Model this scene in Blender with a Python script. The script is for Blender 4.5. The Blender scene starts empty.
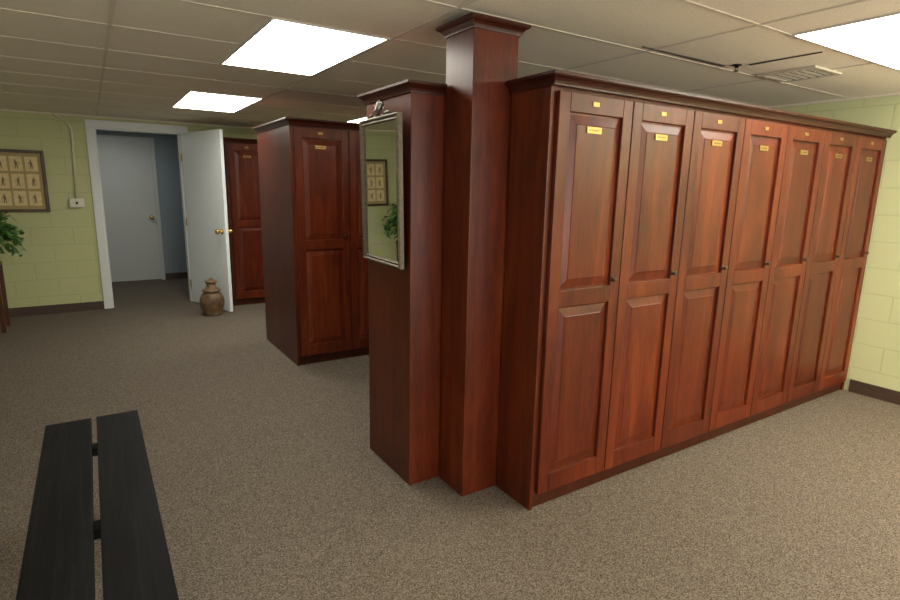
import bpy, bmesh, math, random
from mathutils import Vector, Matrix
random.seed(4)
sc=bpy.context.scene
C=sc.collection
PI=math.pi
sc.view_settings.view_transform='Standard'
sc.view_settings.look='None'

# ------------------------------------------------------------------ materials
def newmat(name):
    m=bpy.data.materials.new(name);m.use_nodes=True
    nt=m.node_tree;b=nt.nodes['Principled BSDF'];return m,nt,b
def N(nt,t,**k):
    n=nt.nodes.new(t)
    for a,v in k.items():
        if a in n.inputs.keys(): n.inputs[a].default_value=v
        else: setattr(n,a,v)
    return n
def L(nt,a,b): nt.links.new(a,b)
def ramp(nt,fac,stops):
    r=nt.nodes.new('ShaderNodeValToRGB');e=r.color_ramp.elements
    while len(e)<len(stops): e.new(.5)
    for i,(p,c) in enumerate(stops): e[i].position=p;e[i].color=(*c,1)
    L(nt,fac,r.inputs['Fac']);return r
def plain(name,col,rough=.5,metal=0,noise=.0,scale=40):
    m,nt,b=newmat(name);b.inputs['Roughness'].default_value=rough;b.inputs['Metallic'].default_value=metal
    tc=N(nt,'ShaderNodeTexCoord');n=N(nt,'ShaderNodeTexNoise',Scale=scale);L(nt,tc.outputs['Object'],n.inputs['Vector'])
    c2=tuple(max(0,c*(1-noise)) for c in col);c1=tuple(min(1,c*(1+noise)) for c in col)
    r=ramp(nt,n.outputs['Fac'],[(.3,c2),(.7,c1)]);L(nt,r.outputs['Color'],b.inputs['Base Color']);return m
def wood(name,cols,scale=(8,8,.7),rough=.38,coat=.06,spec=.32,mottle=.24):
    m,nt,b=newmat(name)
    tc=N(nt,'ShaderNodeTexCoord');oi=N(nt,'ShaderNodeObjectInfo')
    mul=N(nt,'ShaderNodeMath',operation='MULTIPLY');L(nt,oi.outputs['Random'],mul.inputs[0]);mul.inputs[1].default_value=37
    add=N(nt,'ShaderNodeVectorMath',operation='ADD');L(nt,tc.outputs['Object'],add.inputs[0]);L(nt,mul.outputs[0],add.inputs[1])
    mp=N(nt,'ShaderNodeMapping');mp.inputs['Scale'].default_value=scale;L(nt,add.outputs[0],mp.inputs['Vector'])
    n1=N(nt,'ShaderNodeTexNoise',Scale=1.3,Detail=5,Roughness=.6,Distortion=.9);L(nt,mp.outputs[0],n1.inputs['Vector'])
    n2=N(nt,'ShaderNodeTexNoise',Scale=16,Detail=4,Roughness=.65);L(nt,mp.outputs[0],n2.inputs['Vector'])
    h1=N(nt,'ShaderNodeMath',operation='MULTIPLY');L(nt,n1.outputs['Fac'],h1.inputs[0]);h1.inputs[1].default_value=.7
    mx=N(nt,'ShaderNodeMath',operation='MULTIPLY_ADD');L(nt,n2.outputs['Fac'],mx.inputs[0]);mx.inputs[1].default_value=.5
    L(nt,h1.outputs[0],mx.inputs[2])
    r=ramp(nt,mx.outputs[0],[(.42,cols[0]),(.60,cols[1]),(.82,cols[2])])
    hs=N(nt,'ShaderNodeHueSaturation');L(nt,r.outputs['Color'],hs.inputs['Color'])
    # gentle blotch of the stain
    n3=N(nt,'ShaderNodeTexNoise',Scale=3.5,Detail=4,Roughness=.6,Distortion=.5)
    mp3=N(nt,'ShaderNodeMapping');mp3.inputs['Scale'].default_value=(1.5,1.5,.7);L(nt,add.outputs[0],mp3.inputs['Vector']);L(nt,mp3.outputs[0],n3.inputs['Vector'])
    mr3=N(nt,'ShaderNodeMapRange');L(nt,n3.outputs['Fac'],mr3.inputs['Value']);mr3.inputs['From Min'].default_value=.3;mr3.inputs['From Max'].default_value=.7
    mr3.inputs['To Min'].default_value=1-mottle;mr3.inputs['To Max'].default_value=1+mottle
    mr=N(nt,'ShaderNodeMapRange');L(nt,oi.outputs['Random'],mr.inputs['Value']);mr.inputs['To Min'].default_value=.84;mr.inputs['To Max'].default_value=1.16
    vv=N(nt,'ShaderNodeMath',operation='MULTIPLY');L(nt,mr.outputs[0],vv.inputs[0]);L(nt,mr3.outputs[0],vv.inputs[1])
    L(nt,vv.outputs[0],hs.inputs['Value'])
    L(nt,hs.outputs[0],b.inputs['Base Color']);b.inputs['Roughness'].default_value=rough
    b.inputs['Coat Weight'].default_value=coat;b.inputs['Coat Roughness'].default_value=.22;b.inputs['Specular IOR Level'].default_value=spec
    return m
M={}
M['wood']=wood('cherry_wood',((.050,.0063,.0019),(.092,.0135,.0030),(.150,.030,.0062)))
M['woodshade']=wood('cherry_wood_shaded',((.042,.0055,.0017),(.078,.0118,.0027),(.122,.024,.005)))  # darker copy of the cherry, its colour holding the shade of end faces
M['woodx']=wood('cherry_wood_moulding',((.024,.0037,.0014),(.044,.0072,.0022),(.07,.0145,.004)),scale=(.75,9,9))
M['wooddark']=wood('dark_plinth_wood',((.028,.006,.002),(.045,.010,.003),(.07,.016,.005)))
M['standwood']=wood('stand_wood',((.03,.01,.005),(.06,.02,.008),(.1,.035,.015)))
M['black']=wood('black_bench_wood',((.0012,.0013,.0016),(.003,.0032,.0038),(.013,.0135,.015)),scale=(26,1.0,26),rough=.6,coat=0,spec=.14,mottle=.1)
M['metaldark']=plain('dark_metal',(.02,.02,.02),.4,.6)
M['bronze']=plain('bronze_knob',(.09,.06,.04),.4,.9)
M['brass']=plain('brass_plate',(.36,.24,.08),.35,.8,.08)
# engraved name plate: worn dark strokes across the middle of the brass
m,nt,b=newmat('engraved_brass_plate');tc=N(nt,'ShaderNodeTexCoord');s=N(nt,'ShaderNodeSeparateXYZ');L(nt,tc.outputs['Generated'],s.inputs[0])
def win(sock,lo,hi):
    a=N(nt,'ShaderNodeMath',operation='GREATER_THAN');L(nt,sock,a.inputs[0]);a.inputs[1].default_value=lo
    c=N(nt,'ShaderNodeMath',operation='LESS_THAN');L(nt,sock,c.inputs[0]);c.inputs[1].default_value=hi
    p=N(nt,'ShaderNodeMath',operation='MULTIPLY');L(nt,a.outputs[0],p.inputs[0]);L(nt,c.outputs[0],p.inputs[1]);return p.outputs[0]
nz=N(nt,'ShaderNodeTexNoise',Scale=16,Detail=2);L(nt,tc.outputs['Generated'],nz.inputs['Vector'])
gt=N(nt,'ShaderNodeMath',operation='GREATER_THAN');L(nt,nz.outputs['Fac'],gt.inputs[0]);gt.inputs[1].default_value=.47
p1=N(nt,'ShaderNodeMath',operation='MULTIPLY');L(nt,win(s.outputs['X'],.14,.86),p1.inputs[0]);L(nt,win(s.outputs['Z'],.34,.66),p1.inputs[1])
p2_=N(nt,'ShaderNodeMath',operation='MULTIPLY');L(nt,p1.outputs[0],p2_.inputs[0]);L(nt,gt.outputs[0],p2_.inputs[1])
r=ramp(nt,p2_.outputs[0],[(0,(.38,.255,.09)),(1,(.07,.04,.018))]);L(nt,r.outputs['Color'],b.inputs['Base Color']);b.inputs['Metallic'].default_value=.8;b.inputs['Roughness'].default_value=.35
M['nameplate']=m
M['silver']=plain('antique_silver_bronze',(.105,.085,.055),.5,.6,.25,60)
M['chrome']=plain('crest_silver',(.12,.105,.085),.5,.7,.3,60)
m,nt,b=newmat('mirror_glass');b.inputs['Base Color'].default_value=(.92,.94,.92,1);b.inputs['Metallic'].default_value=1;b.inputs['Roughness'].default_value=.01;M['mirror']=m
M['white']=plain('white_paint',(.76,.80,.84),.4,0,.03)
M['trimwhite']=plain('white_trim',(.64,.66,.66),.45,0,.03)
M['halldoor']=plain('grey_door_paint',(.50,.52,.50),.45,0,.03)
M['hallwall']=plain('hall_teal_paint',(.24,.29,.33),.6,0,.05)
M['baseb']=plain('brown_vinyl_base',(.055,.030,.019),.5,0,.1)
M['gold']=plain('brass_knob',(.75,.5,.15),.25,.9)
M['beige']=plain('beige_plastic',(.66,.64,.52),.5,0,.03)
M['conduit']=plain('painted_conduit',(.58,.57,.39),.5,0,.04)
M['urn']=plain('brown_stoneware',(.120,.072,.033),.55,0,.5,14)
M['pot']=plain('terracotta_pot',(.10,.06,.04),.6,0,.2)
M['soil']=plain('soil',(.02,.014,.01),.9,0,.3)
M['leaf']=plain('green_leaf',(.05,.125,.025),.45,0,.5,9)
M['frame']=plain('dark_picture_frame',(.06,.026,.014),.35,0,.3,20)
M['mat']=plain('tan_mat',(.38,.29,.13),.8,0,.05)
M['print']=plain('sepia_print',(.68,.54,.28),.7,0,.12,25)
M['ink']=plain('sepia_ink',(.19,.135,.075),.7)
M['vent']=plain('vent_metal',(.52,.47,.38),.5,.0,.05)
M['dark']=plain('duct_shade',(.05,.045,.037),.9)
M['gapshade']=plain('tile_gap_shadow',(.06,.05,.04),.9,0,.3)  # dark colour for strips that paint the shadow gap at a raised tile
M['tbar']=plain('tbar_paint',(.66,.59,.48),.7,0,.03)
M['fixture']=plain('fixture_frame',(.6,.58,.52),.5)
m,nt,b=newmat('light_diffuser');b.inputs['Base Color'].default_value=(.9,.9,.85,1)
b.inputs['Emission Color'].default_value=(1,.95,.82,1);b.inputs['Emission Strength'].default_value=14.5;M['emit']=m
# carpet
m,nt,b=newmat('carpet')
tc=N(nt,'ShaderNodeTexCoord')
v=N(nt,'ShaderNodeTexVoronoi',Scale=250);L(nt,tc.outputs['Object'],v.inputs['Vector'])
n=N(nt,'ShaderNodeTexNoise',Scale=160,Detail=3);L(nt,tc.outputs['Object'],n.inputs['Vector'])
sep=N(nt,'ShaderNodeSeparateColor');L(nt,v.outputs['Color'],sep.inputs[0])
ad=N(nt,'ShaderNodeMath',operation='MULTIPLY_ADD');L(nt,sep.outputs[0],ad.inputs[0]);ad.inputs[1].default_value=.6
m2=N(nt,'ShaderNodeMath',operation='MULTIPLY');L(nt,n.outputs['Fac'],m2.inputs[0]);m2.inputs[1].default_value=.45;L(nt,m2.outputs[0],ad.inputs[2])
r=ramp(nt,ad.outputs[0],[(.21,(.050,.040,.032)),(.5,(.125,.103,.082)),(.81,(.225,.190,.153))])
L(nt,r.outputs['Color'],b.inputs['Base Color']);b.inputs['Roughness'].default_value=.95;b.inputs['Specular IOR Level'].default_value=.15
bp=N(nt,'ShaderNodeBump',Strength=.35,Distance=.003);L(nt,ad.outputs[0],bp.inputs['Height']);L(nt,bp.outputs[0],b.inputs['Normal'])
M['carpet']=m
def blockwall(name,axis,c1,c2,mort):
    m,nt,b=newmat(name);g=N(nt,'ShaderNodeNewGeometry');s=N(nt,'ShaderNodeSeparateXYZ');L(nt,g.outputs['Position'],s.inputs[0])
    cb=N(nt,'ShaderNodeCombineXYZ');L(nt,s.outputs[axis],cb.inputs['X']);L(nt,s.outputs['Z'],cb.inputs['Y'])
    br=N(nt,'ShaderNodeTexBrick',Scale=1.0);br.offset=.5
    br.inputs['Color1'].default_value=(*c1,1);br.inputs['Color2'].default_value=(*c2,1);br.inputs['Mortar'].default_value=(*mort,1)
    br.inputs['Mortar Size'].default_value=.006;br.inputs['Brick Width'].default_value=.4;br.inputs['Row Height'].default_value=.2;br.inputs['Mortar Smooth'].default_value=.35
    L(nt,cb.outputs[0],br.inputs['Vector'])
    L(nt,br.outputs['Color'],b.inputs['Base Color']);b.inputs['Roughness'].default_value=.55
    n=N(nt,'ShaderNodeTexNoise',Scale=60,Detail=3);L(nt,g.outputs['Position'],n.inputs['Vector'])
    su=N(nt,'ShaderNodeMath',operation='MULTIPLY_ADD');L(nt,br.outputs['Fac'],su.inputs[0]);su.inputs[1].default_value=-1.0;L(nt,n.outputs['Fac'],su.inputs[2])
    bp=N(nt,'ShaderNodeBump',Strength=.45,Distance=.004);L(nt,su.outputs[0],bp.inputs['Height']);L(nt,bp.outputs[0],b.inputs['Normal'])
    return m
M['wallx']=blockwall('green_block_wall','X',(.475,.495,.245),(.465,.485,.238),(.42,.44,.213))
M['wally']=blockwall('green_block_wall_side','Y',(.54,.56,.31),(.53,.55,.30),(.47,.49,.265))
m,nt,b=newmat('ceiling_tile');g=N(nt,'ShaderNodeNewGeometry')
n=N(nt,'ShaderNodeTexNoise',Scale=90,Detail=4,Roughness=.7);L(nt,g.outputs['Position'],n.inputs['Vector'])
r=ramp(nt,n.outputs['Fac'],[(.38,(.76,.68,.55)),(.5,(.83,.75,.61)),(.7,(.85,.77,.63))]);L(nt,r.outputs['Color'],b.inputs['Base Color']);b.inputs['Roughness'].default_value=.9
bp=N(nt,'ShaderNodeBump',Strength=.2,Distance=.003);L(nt,n.outputs['Fac'],bp.inputs['Height']);L(nt,bp.outputs[0],b.inputs['Normal'])
M['ceiling']=m

# ------------------------------------------------------------------ helpers
def box(bm,x0,x1,y0,y1,z0,z1):
    v=[bm.verts.new((x,y,z)) for x in (x0,x1) for y in (y0,y1) for z in (z0,z1)]
    for f in ((0,1,3,2),(4,6,7,5),(0,4,5,1),(2,3,7,6),(0,2,6,4),(1,5,7,3)): bm.faces.new([v[i] for i in f])
def lathe(bm,prof,cx=0,cy=0,seg=28,mat=None):
    rings=[]
    for r,z in prof:
        rings.append([bm.verts.new((cx+r*math.cos(2*PI*i/seg),cy+r*math.sin(2*PI*i/seg),z)) for i in range(seg)])
    for a,b in zip(rings,rings[1:]):
        for i in range(seg): bm.faces.new((a[i],a[(i+1)%seg],b[(i+1)%seg],b[i]))
    bm.faces.new(rings[0][::-1]);bm.faces.new(rings[-1])
    if mat is not None: bmesh.ops.transform(bm,matrix=mat,verts=[v for r in rings for v in r])
def tube(bm,pts,r,seg=10):
    pts=[Vector(p) for p in pts];rings=[];n=len(pts)
    rr=r if isinstance(r,(list,tuple)) else [r]*n
    ref=Vector((.31,.17,.93)).normalized()
    for i,p in enumerate(pts):
        t=(pts[min(i+1,n-1)]-pts[max(i-1,0)]).normalized()
        a=t.cross(ref)
        if a.length<.05: a=t.cross(Vector((1,0,0)))
        a.normalize();b=t.cross(a)
        rings.append([bm.verts.new(p+(a*math.cos(2*PI*k/seg)+b*math.sin(2*PI*k/seg))*rr[i]) for k in range(seg)])
    for a,b in zip(rings,rings[1:]):
        for i in range(seg): bm.faces.new((a[i],a[(i+1)%seg],b[(i+1)%seg],b[i]))
    bm.faces.new(rings[0][::-1]);bm.faces.new(rings[-1])
def obj(name,bm,mat,parent=None,smooth=False,bevel=0,loc=None):
    bmesh.ops.recalc_face_normals(bm,faces=bm.faces)
    me=bpy.data.meshes.new(name);bm.to_mesh(me);bm.free()
    if smooth:
        for p in me.polygons: p.use_smooth=True
    o=bpy.data.objects.new(name,me);C.objects.link(o);me.materials.append(M[mat])
    if parent: o.parent=parent
    if loc: o.location=loc
    if bevel:
        mo=o.modifiers.new('bevel','BEVEL');mo.width=bevel;mo.segments=2;mo.limit_method='ANGLE'
    return o
def tag(o,label,cat,group=None):
    o['label']=label;o['category']=cat
    if group: o['group']=group
    return o
def thing(name,label,cat,loc=(0,0,0),rz=0,group=None):
    o=bpy.data.objects.new(name,None);C.objects.link(o);o.location=loc;o.rotation_euler=(0,0,rz);o.empty_display_size=.1
    return tag(o,label,cat,group)
def struct(name,bm,mat,parent=None,**k):
    o=obj(name,bm,mat,parent,**k)
    if not parent: o['kind']='structure'
    return o
def copy_tree(o,parent=None):
    c=o.copy();C.objects.link(c)
    if parent: c.parent=parent
    for ch in list(o.children): copy_tree(ch,c)
    return c
NB=bmesh.new

# ------------------------------------------------------------------ room
ZC=2.28; XR=5.0; XL=-2.6; YB=7.86; YN=-2.6
bm=NB();box(bm,XL-.15,XR+.15,YN-.15,10.1,-.1,0);struct('floor',bm,'carpet')
bm=NB();box(bm,XL-.15,XR+.15,YN-.15,10.1,ZC,ZC+.1);struct('ceiling',bm,'ceiling')
DX0,DX1,DZ=.12,1.03,2.15
bm=NB();box(bm,XL-.15,DX0,YB,YB+.15,0,ZC);box(bm,DX1,XR+.15,YB,YB+.15,0,ZC);box(bm,DX0,DX1,YB,YB+.15,DZ,ZC);struct('wall_back',bm,'wallx')
bm=NB();box(bm,XR,XR+.15,YN,YB,0,ZC);struct('wall_right',bm,'wally')
bm=NB();WY0,WY1,WZ0,WZ1=-.2,1.6,.9,2.0
box(bm,XL-.15,XL,YN,WY0,0,ZC);box(bm,XL-.15,XL,WY1,YB,0,ZC);box(bm,XL-.15,XL,WY0,WY1,0,WZ0);box(bm,XL-.15,XL,WY0,WY1,WZ1,ZC);struct('wall_left',bm,'wally')
VX0,VX1=-1.6,3.9  # opening in the near wall, added to let the fill light in
bm=NB();box(bm,XL-.15,VX0,YN-.15,YN,0,ZC);box(bm,VX1,XR+.15,YN-.15,YN,0,ZC);box(bm,VX0,VX1,YN-.15,YN,0,.5);box(bm,VX0,VX1,YN-.15,YN,2.1,ZC);struct('wall_near',bm,'wallx')
w=bpy.data.objects.new('window_1',None);C.objects.link(w);w.location=(XL-.07,(WY0+WY1)/2,WZ0);w['kind']='structure'
bm=NB();hw=(WY1-WY0)/2;hh=WZ1-WZ0
box(bm,-.03,.03,-hw,-hw+.05,0,hh);box(bm,-.03,.03,hw-.05,hw,0,hh);box(bm,-.03,.03,-hw+.05,hw-.05,0,.05);box(bm,-.03,.03,-hw+.05,hw-.05,hh-.05,hh);box(bm,-.03,.03,-.025,.025,.05,hh-.05)
obj('window_frame',bm,'trimwhite',w)
w=bpy.data.objects.new('window_fill',None);C.objects.link(w);w.location=((VX0+VX1)/2,YN-.12,.5);w['kind']='structure'  # added window, never in view, framing the near fill lamp
bm=NB();hw=(VX1-VX0)/2;hh=1.6
for a in (-hw,-hw/3-.025,hw/3-.025,hw-.05): box(bm,a,a+.05,-.025,.025,0,hh)
box(bm,-hw,hw,-.03,.03,0,.05);box(bm,-hw,hw,-.03,.03,hh-.05,hh)
obj('window_frame',bm,'trimwhite',w)
# hall beyond the doorway
bm=NB();box(bm,-.6,.04,9.9,10.05,0,ZC);box(bm,.88,1.9,9.9,10.05,0,ZC);box(bm,.04,.88,9.9,10.05,2.17,ZC);struct('wall_hall_far',bm,'hallwall')
bm=NB();box(bm,-.75,-.6,YB+.15,10.05,0,ZC);struct('wall_hall_left',bm,'hallwall')
bm=NB();box(bm,1.9,2.05,YB+.15,10.05,0,ZC);struct('wall_hall_right',bm,'hallwall')
bm=NB();box(bm,.925,1.9,9.88,9.9,0,.1);struct('baseboard_hall',bm,'baseb')
d2=bpy.data.objects.new('door_2',None);C.objects.link(d2);d2.location=(.46,9.94,0);d2['kind']='structure'
bm=NB();box(bm,-.41,.41,-.02,.02,.01,2.16);obj('door_panel',bm,'halldoor',d2,bevel=.003)
bm=NB();box(bm,-.46,-.41,-.055,-.04,0,2.16);box(bm,.41,.46,-.055,-.04,0,2.16);box(bm,-.46,.46,-.055,-.04,2.16,2.21);obj('door_casing',bm,'halldoor',d2)
bm=NB();lathe(bm,[(.03,0),(.03,.01),(.012,.015),(.012,.04),(.028,.05),(.03,.065),(.02,.078)],mat=Matrix.Translation((.34,-.02,1.0))@Matrix.Rotation(PI/2,4,'X'));obj('door_handle',bm,'gold',d2,smooth=True)
# casing of doorway
bm=NB()
for y0,y1 in ((YB-.02,YB),(YB+.15,YB+.17)):
    box(bm,DX0-.085,DX0,y0,y1,0,DZ);box(bm,DX1,DX1+.085,y0,y1,0,DZ);box(bm,DX0-.085,DX1+.085,y0,y1,DZ,DZ+.085)
struct('trim_1',bm,'trimwhite',bevel=.004)
bm=NB();box(bm,DX0,DX0+.018,YB,YB+.15,0,DZ-.018);box(bm,DX1-.018,DX1,YB,YB+.15,0,DZ-.018);box(bm,DX0,DX1,YB,YB+.15,DZ-.018,DZ);struct('trim_2',bm,'trimwhite')
# white door, open into the room
hx,hy=1.045,YB-.05;ex,ey=1.335,6.93
ang=math.atan2(ey-hy,ex-hx)
d1=bpy.data.objects.new('door_1',None);C.objects.link(d1);d1.location=(hx,hy,0);d1.rotation_euler=(0,0,ang);d1['kind']='structure'
ln=math.hypot(ex-hx,ey-hy)
bm=NB();box(bm,0,ln,-.02,.02,.012,2.145);obj('door_panel',bm,'white',d1,bevel=.003)
for s in (-1,1):
    bm=NB();lathe(bm,[(.034,0),(.034,.008),(.013,.014),(.013,.04),(.028,.05),(.031,.065),(.022,.08)],mat=Matrix.Translation((ln-.07,s*.02,.98))@Matrix.Rotation(-s*PI/2,4,'X'));obj('door_handle',bm,'gold',d1,smooth=True)
bm=NB()
for z in (.25,1.05,1.85): box(bm,-.012,.006,-.028,-.016,z-.05,z+.05)
obj('hinge',bm,'gold',d1)
# baseboards
bm=NB();box(bm,XL,DX0-.085,YB-.015,YB,0,.1);box(bm,DX1+.085,1.42,YB-.015,YB,0,.1);box(bm,2.0,XR-.015,YB-.015,YB,0,.1);struct('baseboard_back',bm,'baseb')
bm=NB();box(bm,XR-.015,XR,YN,1.78,0,.1);box(bm,XR-.015,XR,2.33,YB,0,.1);struct('baseboard_right',bm,'baseb')
# ceiling T-bar grid
bm=NB();th=.008
for k in range(-3,5):
    x=.16+1.22*k
    if XL<x<XR: box(bm,x-th,x+th,YN,YB,ZC-.004,ZC-.001)
for k in range(-9,9):
    y=2.72+.61*k
    if YN<y<YB: box(bm,XL,XR,y-th,y+th,ZC-.0035,ZC-.001)
struct('trim_3',bm,'tbar')
bm=NB()
def sliver(pts):
    v=[bm.verts.new((x,y,ZC-.006)) for x,y in pts]+[bm.verts.new((x,y,ZC-.001)) for x,y in pts];n=len(pts)
    bm.faces.new(v[:n][::-1]);bm.faces.new(v[n:])
    for i in range(n): bm.faces.new((v[i],v[(i+1)%n],v[n+(i+1)%n],v[n+i]))
sliver([(2.50,2.050),(3.24,2.042),(3.24,2.066),(2.50,2.056)]);sliver([(3.318,1.95),(3.322,1.56),(3.328,1.56),(3.338,1.95)])
struct('trim_4',bm,'gapshade')
bm=NB();box(bm,XL,XR,YB-.02,YB,ZC-.02,ZC-.001);box(bm,XR-.02,XR,YN,YB-.02,ZC-.02,ZC-.001);struct('trim_5',bm,'tbar')

# ------------------------------------------------------------------ ceiling lights
def ceiling_light(x,y,w,l,label):
    t=thing('ceiling_light',label,'ceiling light',(x+w/2,y+l/2,ZC-.007),0,'recessed fluorescent ceiling lights')
    a,b=w/2,l/2;f=.014
    bm=NB();box(bm,-a,a,-b,-b+f,0,.0065);box(bm,-a,a,b-f,b,0,.0065);box(bm,-a,-a+f,-b+f,b-f,0,.0065);box(bm,a-f,a,-b+f,b-f,0,.0065);obj('light_frame',bm,'fixture',t)
    bm=NB();box(bm,-a+f,a-f,-b+f,b-f,.0008,.006);obj('diffuser',bm,'emit',t)
ceiling_light(.77,2.72,.60,1.19,'large bright ceiling light panel left of the wooden column')
ceiling_light(.77,5.18,.60,1.18,'smaller looking bright ceiling light panel nearer the white door')
ceiling_light(2.87,.89,1.22,.61,'bright ceiling light panel in front of the row of seven lockers')
ceiling_light(2.60,5.16,.61,1.22,'distant ceiling light peeking out between far lockers and mirror pier')
ceiling_light(.77,-2.16,.61,1.22,'added unseen ceiling light panel behind the viewer, outside the photo')  # unseen panel added to throw light on the locker fronts
ceiling_light(2.87,-1.55,1.22,.61,'added unseen ceiling light panel to the right of the viewer, outside the photo')  # second unseen panel, also added for light on the lockers

# sprinkler, vent
t=thing('fire_sprinkler','small dark fire sprinkler head hanging from ceiling beside the air vent','sprinkler',(3.28,2.0,ZC-.001))
bm=NB();lathe(bm,[(.028,-.0),(.028,-.004),(.014,-.008),(.009,-.017)]);obj('escutcheon',bm,'metaldark',t,smooth=True)
bm=NB();tube(bm,[(-.009,0,-.016),(-.012,0,-.024),(0,0,-.033)],.0025,8);tube(bm,[(.009,0,-.016),(.012,0,-.024),(0,0,-.033)],.0025,8);lathe(bm,[(.014,-.036),(.014,-.033),(.004,-.031)]);obj('deflector',bm,'metaldark',t)
t=thing('air_vent','square tan louvred air vent in the ceiling above the right lockers','air vent',(3.80,1.90,ZC-.001))
bm=NB();a=.17
for q in ((-a,a,-a,-a+.03),(-a,a,a-.03,a),(-a,-a+.03,-a+.03,a-.03),(a-.03,a,-a+.03,a-.03)): box(bm,*q,-.012,0)
obj('vent_frame',bm,'vent',t)
bm=NB();box(bm,-a+.03,a-.03,-a+.03,a-.03,-.003,0);obj('duct_opening',bm,'dark',t)
for i in range(6):
    bm=NB();y=-.115+i*.046
    lo=[(-a+.03,y-.012,-.006),(a-.03,y-.012,-.006),(a-.03,y+.008,-.011),(-a+.03,y+.008,-.011)]
    v=[bm.verts.new(p) for p in lo]+[bm.verts.new((p[0],p[1],p[2]+.0015)) for p in lo]
    for f in ((0,1,2,3),(7,6,5,4),(0,4,5,1),(1,5,6,2),(2,6,7,3),(3,7,4,0)): bm.faces.new([v[j] for j in f])
    obj('louvre',bm,'vent',t)

# ------------------------------------------------------------------ lockers
W=.468
def ring_panel(bm,x0,x1,z0,z1,yo,yi,ins):
    o=[bm.verts.new((x,yo,z)) for x,z in ((x0,z0),(x1,z0),(x1,z1),(x0,z1))]
    e=[bm.verts.new((x,yo,z)) for x,z in ((x0+.010,z0+.010),(x1-.010,z0+.010),(x1-.010,z1-.010),(x0+.010,z1-.010))]
    i=[bm.verts.new((x,yi,z)) for x,z in ((x0+ins,z0+ins),(x1-ins,z0+ins),(x1-ins,z1-ins),(x0+ins,z1-ins))]
    i2=[bm.verts.new((v.co.x+dx,yi-.003,v.co.z+dz)) for v,(dx,dz) in zip(i,((.003,.003),(-.003,.003),(-.003,-.003),(.003,-.003)))]
    for a,b in ((o,e),(e,i),(i,i2)):
        for k in range(4): bm.faces.new((a[k],a[(k+1)%4],b[(k+1)%4],b[k]))
    bm.faces.new(i2)
def make_locker(label,loc,depth,h,group,end=True):
    t=thing('locker',label,'locker',loc,0,group)
    dt=h-.06;db=.085;x0,x1=.003,W-.003
    bm=NB();box(bm,(-.012 if end else 0),W,0,depth,.075,h-.002);obj('carcass',bm,'woodshade',t)
    bm=NB();box(bm,0,W,.012,depth,0,.075);obj('plinth',bm,'wooddark',t)
    if end:
        bm=NB();box(bm,-.03,-.012,-.004,depth,0,h-.002);obj('end_panel',bm,'woodshade',t,bevel=.002)
    st=.064;yf,yb=-.024,-.002
    zm0,zm1=1.005,1.085
    bm=NB()
    box(bm,x0,x0+st,yf,yb,db,dt);box(bm,x1-st,x1,yf,yb,db,dt)
    for z0,z1 in ((db,db+.095),(zm0,zm1),(dt-.08,dt)): box(bm,x0+st,x1-st,yf,yb,z0,z1)
    d=obj('door',bm,'wood',t,bevel=.003)
    for nm,z0,z1 in (('lower_panel',db+.095,zm0),('upper_panel',zm1,dt-.08)):
        bm=NB();ring_panel(bm,x0+st-.001,x1-st+.001,z0-.001,z1+.001,-.008,-.0165,.048);obj(nm,bm,'wood',d)
    bm=NB();T=Matrix.Translation((x1-.052,yf,1.115))@Matrix.Rotation(PI/2,4,'X')
    lathe(bm,[(.014,0),(.014,.003),(.006,.005),(.006,.009),(.011,.012),(.012,.018),(.008,.022)],mat=T,seg=18);obj('knob',bm,'bronze',d,smooth=True)
    c=W/2-.014
    bm=NB();box(bm,c-.045,c+.045,-.025,-.0185,dt-.161,dt-.134);obj('name_plate',bm,'nameplate',d)
    bm=NB();box(bm,c-.02,c+.02,-.0275,-.0235,dt-.048,dt-.029);obj('number_plate',bm,'brass',d,bevel=.001)
    return t
def set_label(c,label,loc):
    c['label']=label;c.location=loc
LX,LY=1.693,1.821; HM=2.004
g='row of seven cherry lockers on the right'
make_locker('nearest of seven cherry wood lockers, with plain end panel beside the column',(LX,LY,0),.258,HM,g)
p2=make_locker('cherry wood locker, second from the column in the row of seven',(LX+W,LY,0),.5,HM,g,end=False)
for i,lab in ((2,'cherry wood locker, third from the column in the row of seven'),(3,'cherry wood locker in the very middle of the row of seven'),(4,'cherry wood locker, third from the green wall in the row of seven'),(5,'cherry wood locker, second from the right wall in the row of seven'),(6,'farthest of seven cherry lockers, hard against the right green wall')):
    c=copy_tree(p2);set_label(c,lab,(LX+i*W,LY,0))
bm=NB();box(bm,W,W+.028,-.004,.5,0,HM-.002);obj('filler_strip',bm,'wood',c)
LCX,LCY,HL=1.415,4.535,2.05
g2='block of cherry lockers in the middle distance'
make_locker('cherry locker with broad plain end panel, left of the mirror pier',(LCX,LCY,0),1.0,HL,g2)
make_locker('cherry locker half hidden behind the pier that carries the mirror',(LCX+W,LCY,0),1.0,HL,g2,end=False)
make_locker('far cherry locker against the back wall, right of the open white door',(1.475,7.32,0),.53,2.08,'lockers along the back wall')

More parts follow.
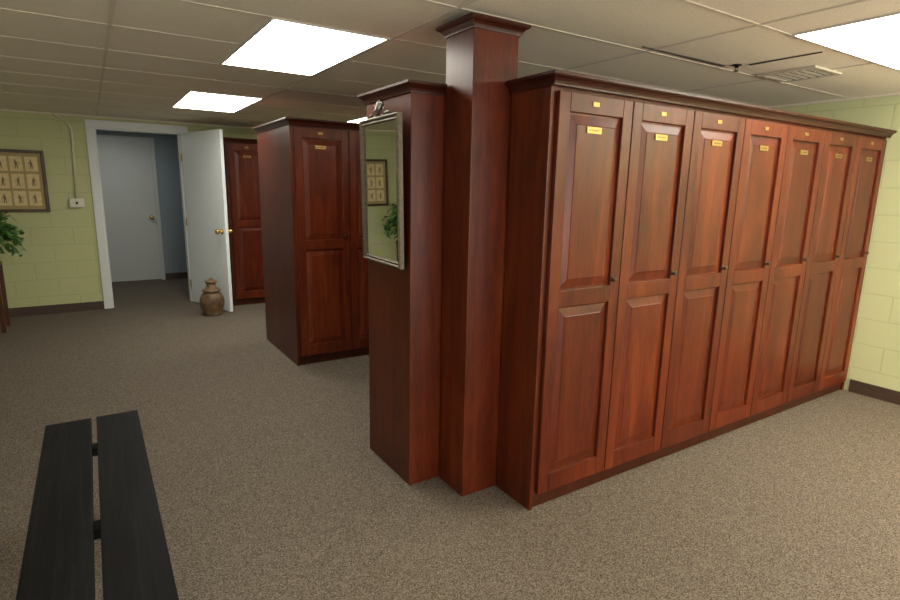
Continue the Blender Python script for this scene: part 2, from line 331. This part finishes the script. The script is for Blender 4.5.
# ------------------------------------------------------------------ crown mouldings
PROF=[(0,-.070),(.010,-.070),(.012,-.060),(.018,-.046),(.030,-.032),(.046,-.024),(.050,-.018),(.055,-.016),(.055,0),(0,0)]
def crown(name,label,path,ztop,closed=False,scale=1,parent=None):
    P=[Vector(p) for p in path];n=len(P)
    def off(i,d):
        if closed or 0<i<n-1:
            a=(P[i]-P[(i-1)%n]).normalized();b=(P[(i+1)%n]-P[i]).normalized()
        elif i==0: a=b=(P[1]-P[0]).normalized()
        else: a=b=(P[-1]-P[-2]).normalized()
        na=Vector((a.y,-a.x));nb=Vector((b.y,-b.x))
        m=(na+nb)/(1+na.dot(nb));return P[i]+m*d
    bm=NB();rings=[]
    for i in range(n):
        rings.append([bm.verts.new((*off(i,d*scale+.001),ztop+z*scale)) for d,z in PROF])
    m=len(PROF)
    for i in range(n if closed else n-1):
        a,b=rings[i],rings[(i+1)%n]
        for k in range(m): bm.faces.new((a[k],a[(k+1)%m],b[(k+1)%m],b[k]))
    if not closed: bm.faces.new(rings[0][::-1]);bm.faces.new(rings[-1])
    o=obj(name,bm,'woodx',parent)
    if label: tag(o,label,'moulding')
    return o
x=LX-.03
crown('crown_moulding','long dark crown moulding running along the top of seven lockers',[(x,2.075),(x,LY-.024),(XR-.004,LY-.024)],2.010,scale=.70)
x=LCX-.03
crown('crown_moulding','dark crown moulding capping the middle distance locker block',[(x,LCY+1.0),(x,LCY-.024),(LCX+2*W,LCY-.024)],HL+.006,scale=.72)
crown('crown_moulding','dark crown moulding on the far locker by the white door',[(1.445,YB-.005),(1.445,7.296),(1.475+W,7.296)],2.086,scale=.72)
# column
t=thing('wooden_column','tall square cherry wood column with a flared dark capital','column',(1.576,2.2,0))
hx_,hy_=.124,.112
bm=NB();box(bm,-hx_,hx_,-hy_,hy_,0,ZC-.014);obj('shaft',bm,'woodshade',t,bevel=.003)
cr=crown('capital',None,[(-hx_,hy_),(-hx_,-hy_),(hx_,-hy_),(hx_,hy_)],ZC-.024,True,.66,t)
# mirror pier
t=thing('wooden_pier','low cherry wood pier carrying the mirror, left of the tall column','pier',(1.487,2.565,0))
bm=NB();box(bm,-.213,.213,-.245,.245,0,2.0);obj('body',bm,'woodshade',t,bevel=.003)
crown('cornice',None,[(.213,.245),(-.213,.245),(-.213,-.245),(-.042,-.245)],2.004,False,.66,t)

# ------------------------------------------------------------------ mirror
t=thing('wall_mirror','tall antique silver framed mirror with ornate crest hung on wooden pier','mirror',(1.258,2.566,1.145))
t.rotation_euler=(0,-.018,-.041)
mw,mh,fw=.234,.725,.030
bm=NB()
pr=[(0,0),(0,.020),(.005,.027),(.011,.026),(.017,.020),(.025,.022),(fw,.017),(fw,0)]
rings=[]
for sx,sz in ((-1,0),(1,0),(1,1),(-1,1)):
    ring=[]
    for a,dp in pr:
        y=sx*(mw-a);z=a if sz==0 else mh-a
        ring.append(bm.verts.new((-dp-.001,y,z)))
    rings.append(ring)
for i in range(4):
    a,b=rings[i],rings[(i+1)%4]
    for k in range(len(pr)): bm.faces.new((a[k],a[(k+1)%len(pr)],b[(k+1)%len(pr)],b[k]))
obj('mirror_frame',bm,'silver',t)
bm=NB();box(bm,-.013,-.003,-mw+fw,mw-fw,fw,mh-fw);obj('mirror_glass',bm,'mirror',t)
bm=NB()
for s in (-1,1):
    pts=[]
    for i in range(22):
        u=i/21;r=.026*(1-u)+.006;a=PI*.5+u*2.6*PI
        pts.append((-.014,s*(.050+r*math.cos(a)),mh+.024+r*math.sin(a)))
    tube(bm,pts,[.005-.0025*i/21 for i in range(22)],8)
    tube(bm,[(-.014,s*.050,mh+.050),(-.014,s*.034,mh+.060),(-.014,s*.014,mh+.064),(-.014,0,mh+.058)],.005,8)
    tube(bm,[(-.014,s*.078,mh+.012),(-.014,s*.105,mh+.014),(-.014,s*.135,mh+.003)],[.007,.006,.003],8)
for k in range(-2,3):
    a=k*.42;tube(bm,[(-.014,0,mh+.006),(-.018,.03*math.sin(a),mh+.012+.032*math.cos(a)),(-.014,.05*math.sin(a),mh+.016+.062*math.cos(a))],[.004,.008,.003],8)
obj('crest',bm,'chrome',t,smooth=True)

# ------------------------------------------------------------------ bench
bx0,bx1,by0,by1,bz=-.259,.104,1.10,2.927,.45
t=thing('bench','long black wooden bench of two planks with a gap between','bench',((bx0+bx1)/2,(by0+by1)/2,0))
hw=(bx1-bx0)/2;hl=(by1-by0)/2
for a,b in ((-hw,-.008),(.012,hw)):
    bm=NB();box(bm,a,b,-hl,hl,bz-.04,bz);obj('plank',bm,'black',t,bevel=.003)
for y in (-.72,.0,.67):
    bm=NB();box(bm,-hw+.03,hw-.03,y-.03,y+.03,bz-.075,bz-.04);obj('cross_bar',bm,'metaldark',t)
for sx in (-1,1):
    for y in (-.72,.67):
        bm=NB();x=sx*(hw-.06);box(bm,x-.02,x+.02,y-.02,y+.02,.012,bz-.075);box(bm,x-.03,x+.03,y-.03,y+.03,0,.012);obj('leg',bm,'metaldark',t,bevel=.002)

# ------------------------------------------------------------------ wall picture
px0,px1,pz0,pz1=-.905,-.385,1.18,1.86
t=thing('wall_picture','dark framed picture of rows of small sepia figure prints','picture',((px0+px1)/2,YB-.001,pz0))
pw=(px1-px0)/2;ph=pz1-pz0;fr=.032
bm=NB()
for q in ((-pw,pw,0,fr),(-pw,pw,ph-fr,ph),(-pw,-pw+fr,fr,ph-fr),(pw-fr,pw,fr,ph-fr)): box(bm,q[0],q[1],-.03,0,q[2],q[3])
obj('picture_frame',bm,'frame',t,bevel=.004)
bm=NB();box(bm,-pw+fr,pw-fr,-.012,0,fr,ph-fr);obj('mat_board',bm,'mat',t)
cw=(2*pw-2*fr-.05)/3;chh=(ph-2*fr-.05)/3
for i in range(3):
    for j in range(3):
        cx=-pw+fr+.025+cw*(i+.5);cz=fr+.025+chh*(j+.5)
        bm=NB();box(bm,cx-cw*.42,cx+cw*.42,-.014,-.011,cz-chh*.42,cz+chh*.42);p=obj('print',bm,'print',t)
        bm=NB();lean=random.uniform(-.012,.012);y=-.0155;s=.72
        def q(pts):
            v=[bm.verts.new((cx+a*s,y,cz+b*s)) for a,b in pts];bm.faces.new(v)
        q([(-.02,-.075),(-.008,-.075),(.002,-.01),(-.012,-.01)]);q([(.01,-.075),(.022,-.075),(.012,-.01),(-.002,-.01)])
        q([(-.016,-.012),(.016,-.012),(.014+lean,.04),(-.014+lean,.04)])
        q([(lean+.010*math.cos(a),.053+.011*math.sin(a)) for a in [k*PI/4 for k in range(8)]])
        d=random.choice((-1,1));q([(.01*d+lean,.035),(.036*d,.012),(.038*d,.004),(.006*d,.022)][::d])
        q([(.035*d,.008),(.03*d,-.07),(.033*d,-.07),(.039*d,.008)][::d])
        obj('figure',bm,'ink',p)

# conduit + box
t=thing('switch_box','pale box on green wall with painted conduit rising to the ceiling','switch box',(-.125,YB,1.235))
bm=NB();box(bm,-.07,.07,-.045,0,0,.10);obj('box_body',bm,'beige',t,bevel=.005)
bm=NB();box(bm,-.012,.012,-.052,-.045,.035,.065);box(bm,-.005,.005,-.06,-.05,.045,.058);obj('toggle',bm,'metaldark',t)
bm=NB();pts=[(0,-.016,.10),(.015,-.016,.5),(.025,-.016,.80),(.022,-.016,.87),(.0,-.016,.935),(-.04,-.016,.975),(-.09,-.016,1.005),(-.14,-.016,1.04)];tube(bm,pts,.013,10);obj('conduit',bm,'conduit',t,smooth=True)

# ------------------------------------------------------------------ urn
t=thing('ceramic_urn','squat dull brown pottery urn standing on carpet before white door','urn',(1.12,6.93,0))
bm=NB();lathe(bm,[(.100,0),(.108,.006),(.110,.022),(.106,.036),(.118,.07),(.134,.12),(.138,.165),(.130,.21),(.106,.255),(.086,.275),(.092,.284),(.104,.290),(.104,.298),(.084,.312),(.062,.332),(.052,.352),(.050,.372)],seg=32);obj('body',bm,'urn',t,smooth=True)
bm=NB();lathe(bm,[(.049,.372),(.060,.386),(.068,.396),(.067,.406),(.050,.416),(.030,.426),(.020,.436),(.008,.446)],seg=28);obj('lid',bm,'urn',t,smooth=True)

# ------------------------------------------------------------------ plant stand and plant
sx,sy=-1.055,7.22
t=thing('plant_stand','slim dark wooden plant stand below the wall picture','plant stand',(sx,sy,0))
bm=NB();box(bm,-.22,.22,-.20,.20,.66,.69);obj('top',bm,'standwood',t,bevel=.004)
bm=NB()
for a in (-1,1):
    box(bm,-.185,.185,a*.17-.01,a*.17+.01,.60,.66);box(bm,a*.195-.01,a*.195+.01,-.15,.15,.60,.66)
obj('apron',bm,'standwood',t)
for a in (-1,1):
    for b in (-1,1):
        bm=NB();box(bm,a*.20-.02,a*.20+.02,b*.17-.02,b*.17+.02,0,.66);obj('leg',bm,'standwood',t,bevel=.003)
t=thing('potted_plant','leafy green potted plant on the dark wooden stand','plant',(sx,sy,.691))
bm=NB();lathe(bm,[(.08,0),(.085,.005),(.12,.13),(.13,.135),(.13,.155),(.112,.155),(.108,.14)],seg=24);obj('pot',bm,'pot',t,smooth=True)
bm=NB();lathe(bm,[(.104,.139),(.10,.146),(.04,.15)],seg=20);obj('soil',bm,'soil',t)
bm=NB()
def leaf(bm,base,dirv,ln,wd,nrm):
    side=dirv.cross(nrm).normalized();ps=[]
    low=base.z+min(0,dirv.z)*ln-.3*ln
    if low<.02 and (math.hypot(base.x,base.y)<.38 or low<-.2): return
    for u,w in ((0,.05),(.2,.75),(.45,1),(.75,.65),(1,.03)):
        c=base+dirv*ln*u-Vector((0,0,1))*ln*.3*u*u
        ps.append((bm.verts.new(c-side*wd*w/2),bm.verts.new(c+side*wd*w/2)))
    for a,b in zip(ps,ps[1:]): bm.faces.new((a[0],a[1],b[1],b[0]))
stems=NB()
for i in range(160):
    a=i*2.399+random.uniform(-.2,.2);el=math.asin(random.uniform(-.05,.97));l=random.uniform(.32,.44)
    if el>.5: l+=.08
    d=Vector((math.cos(a)*math.cos(el),math.sin(a)*math.cos(el),math.sin(el)))
    pts=[Vector((.04*math.cos(a),.04*math.sin(a),.150))+d*l*u-Vector((0,0,1))*.14*u*u*math.cos(el)+Vector((0,0,.16))*math.sin(PI*u*.9)*math.cos(el) for u in (0,.33,.66,1)]
    tube(stems,pts,.0025,6)
    for k in range(10):
        u=.3+.7*k/9
        j=min(2,int(u*3));f=u*3-j
        b=pts[j].lerp(pts[j+1],f);aa=a+random.uniform(-1.9,1.9)
        dv=Vector((math.cos(aa),math.sin(aa),random.uniform(-.9,.8))).normalized()
        nr=Vector((random.uniform(-.7,.7),random.uniform(-1.2,.1),1)).normalized()
        leaf(bm,b,dv,random.uniform(.05,.08),random.uniform(.034,.050),nr)
obj('stem',stems,'leaf',t);obj('foliage',bm,'leaf',t)

# ------------------------------------------------------------------ lights
def area(name,loc,rot,sx,sy,power,col):
    l=bpy.data.lights.new(name,'AREA');l.shape='RECTANGLE';l.size=sx;l.size_y=sy;l.energy=power;l.color=col
    o=bpy.data.objects.new(name,l);C.objects.link(o);o.location=loc;o.rotation_euler=rot
area('daylight_left',(XL-.2,(WY0+WY1)/2,1.45),(0,-PI/2,0),1.0,1.7,32,(.82,.89,1))
area('fill_near',((VX0+VX1)/2+.9,YN-.2,1.3),(PI/2,0,0),3.6,1.5,118,(1,.96,.89))  # added fill lamp behind the viewer, evens out the room
area('fill_uplight',(-.9,-1.3,1.7),(PI,0,0),.5,.5,78,(1,.94,.82))  # unseen uplight added to brighten the ceiling, no fixture modelled
area('fill_uplight',(4.3,-.6,1.7),(PI,0,0),.5,.5,160,(1,.94,.82))  # stronger added uplight for the right side of the ceiling
area('hall_light',(.3,8.9,ZC-.03),(0,0,0),.5,.5,6,(1,1,.96))
wd=bpy.data.worlds.new('world');sc.world=wd;wd.use_nodes=True
bg=wd.node_tree.nodes['Background'];bg.inputs['Color'].default_value=(.8,.88,1,1);bg.inputs['Strength'].default_value=.5

# ------------------------------------------------------------------ camera
th,al,ro=.199,.995,.020
F=Vector((math.cos(al)*math.cos(th),math.sin(al)*math.cos(th),-math.sin(th)))
R0=Vector((math.sin(al),-math.cos(al),0));U0=R0.cross(F)
R=math.cos(ro)*R0+math.sin(ro)*U0;U=-math.sin(ro)*R0+math.cos(ro)*U0
cam=bpy.data.cameras.new('camera');cam.sensor_width=36;cam.lens=551/900*36;cam.clip_start=.05
co=bpy.data.objects.new('camera',cam);C.objects.link(co)
co.matrix_world=Matrix(((R.x,U.x,-F.x,0),(R.y,U.y,-F.y,0),(R.z,U.z,-F.z,1.53),(0,0,0,1)))
sc.camera=co
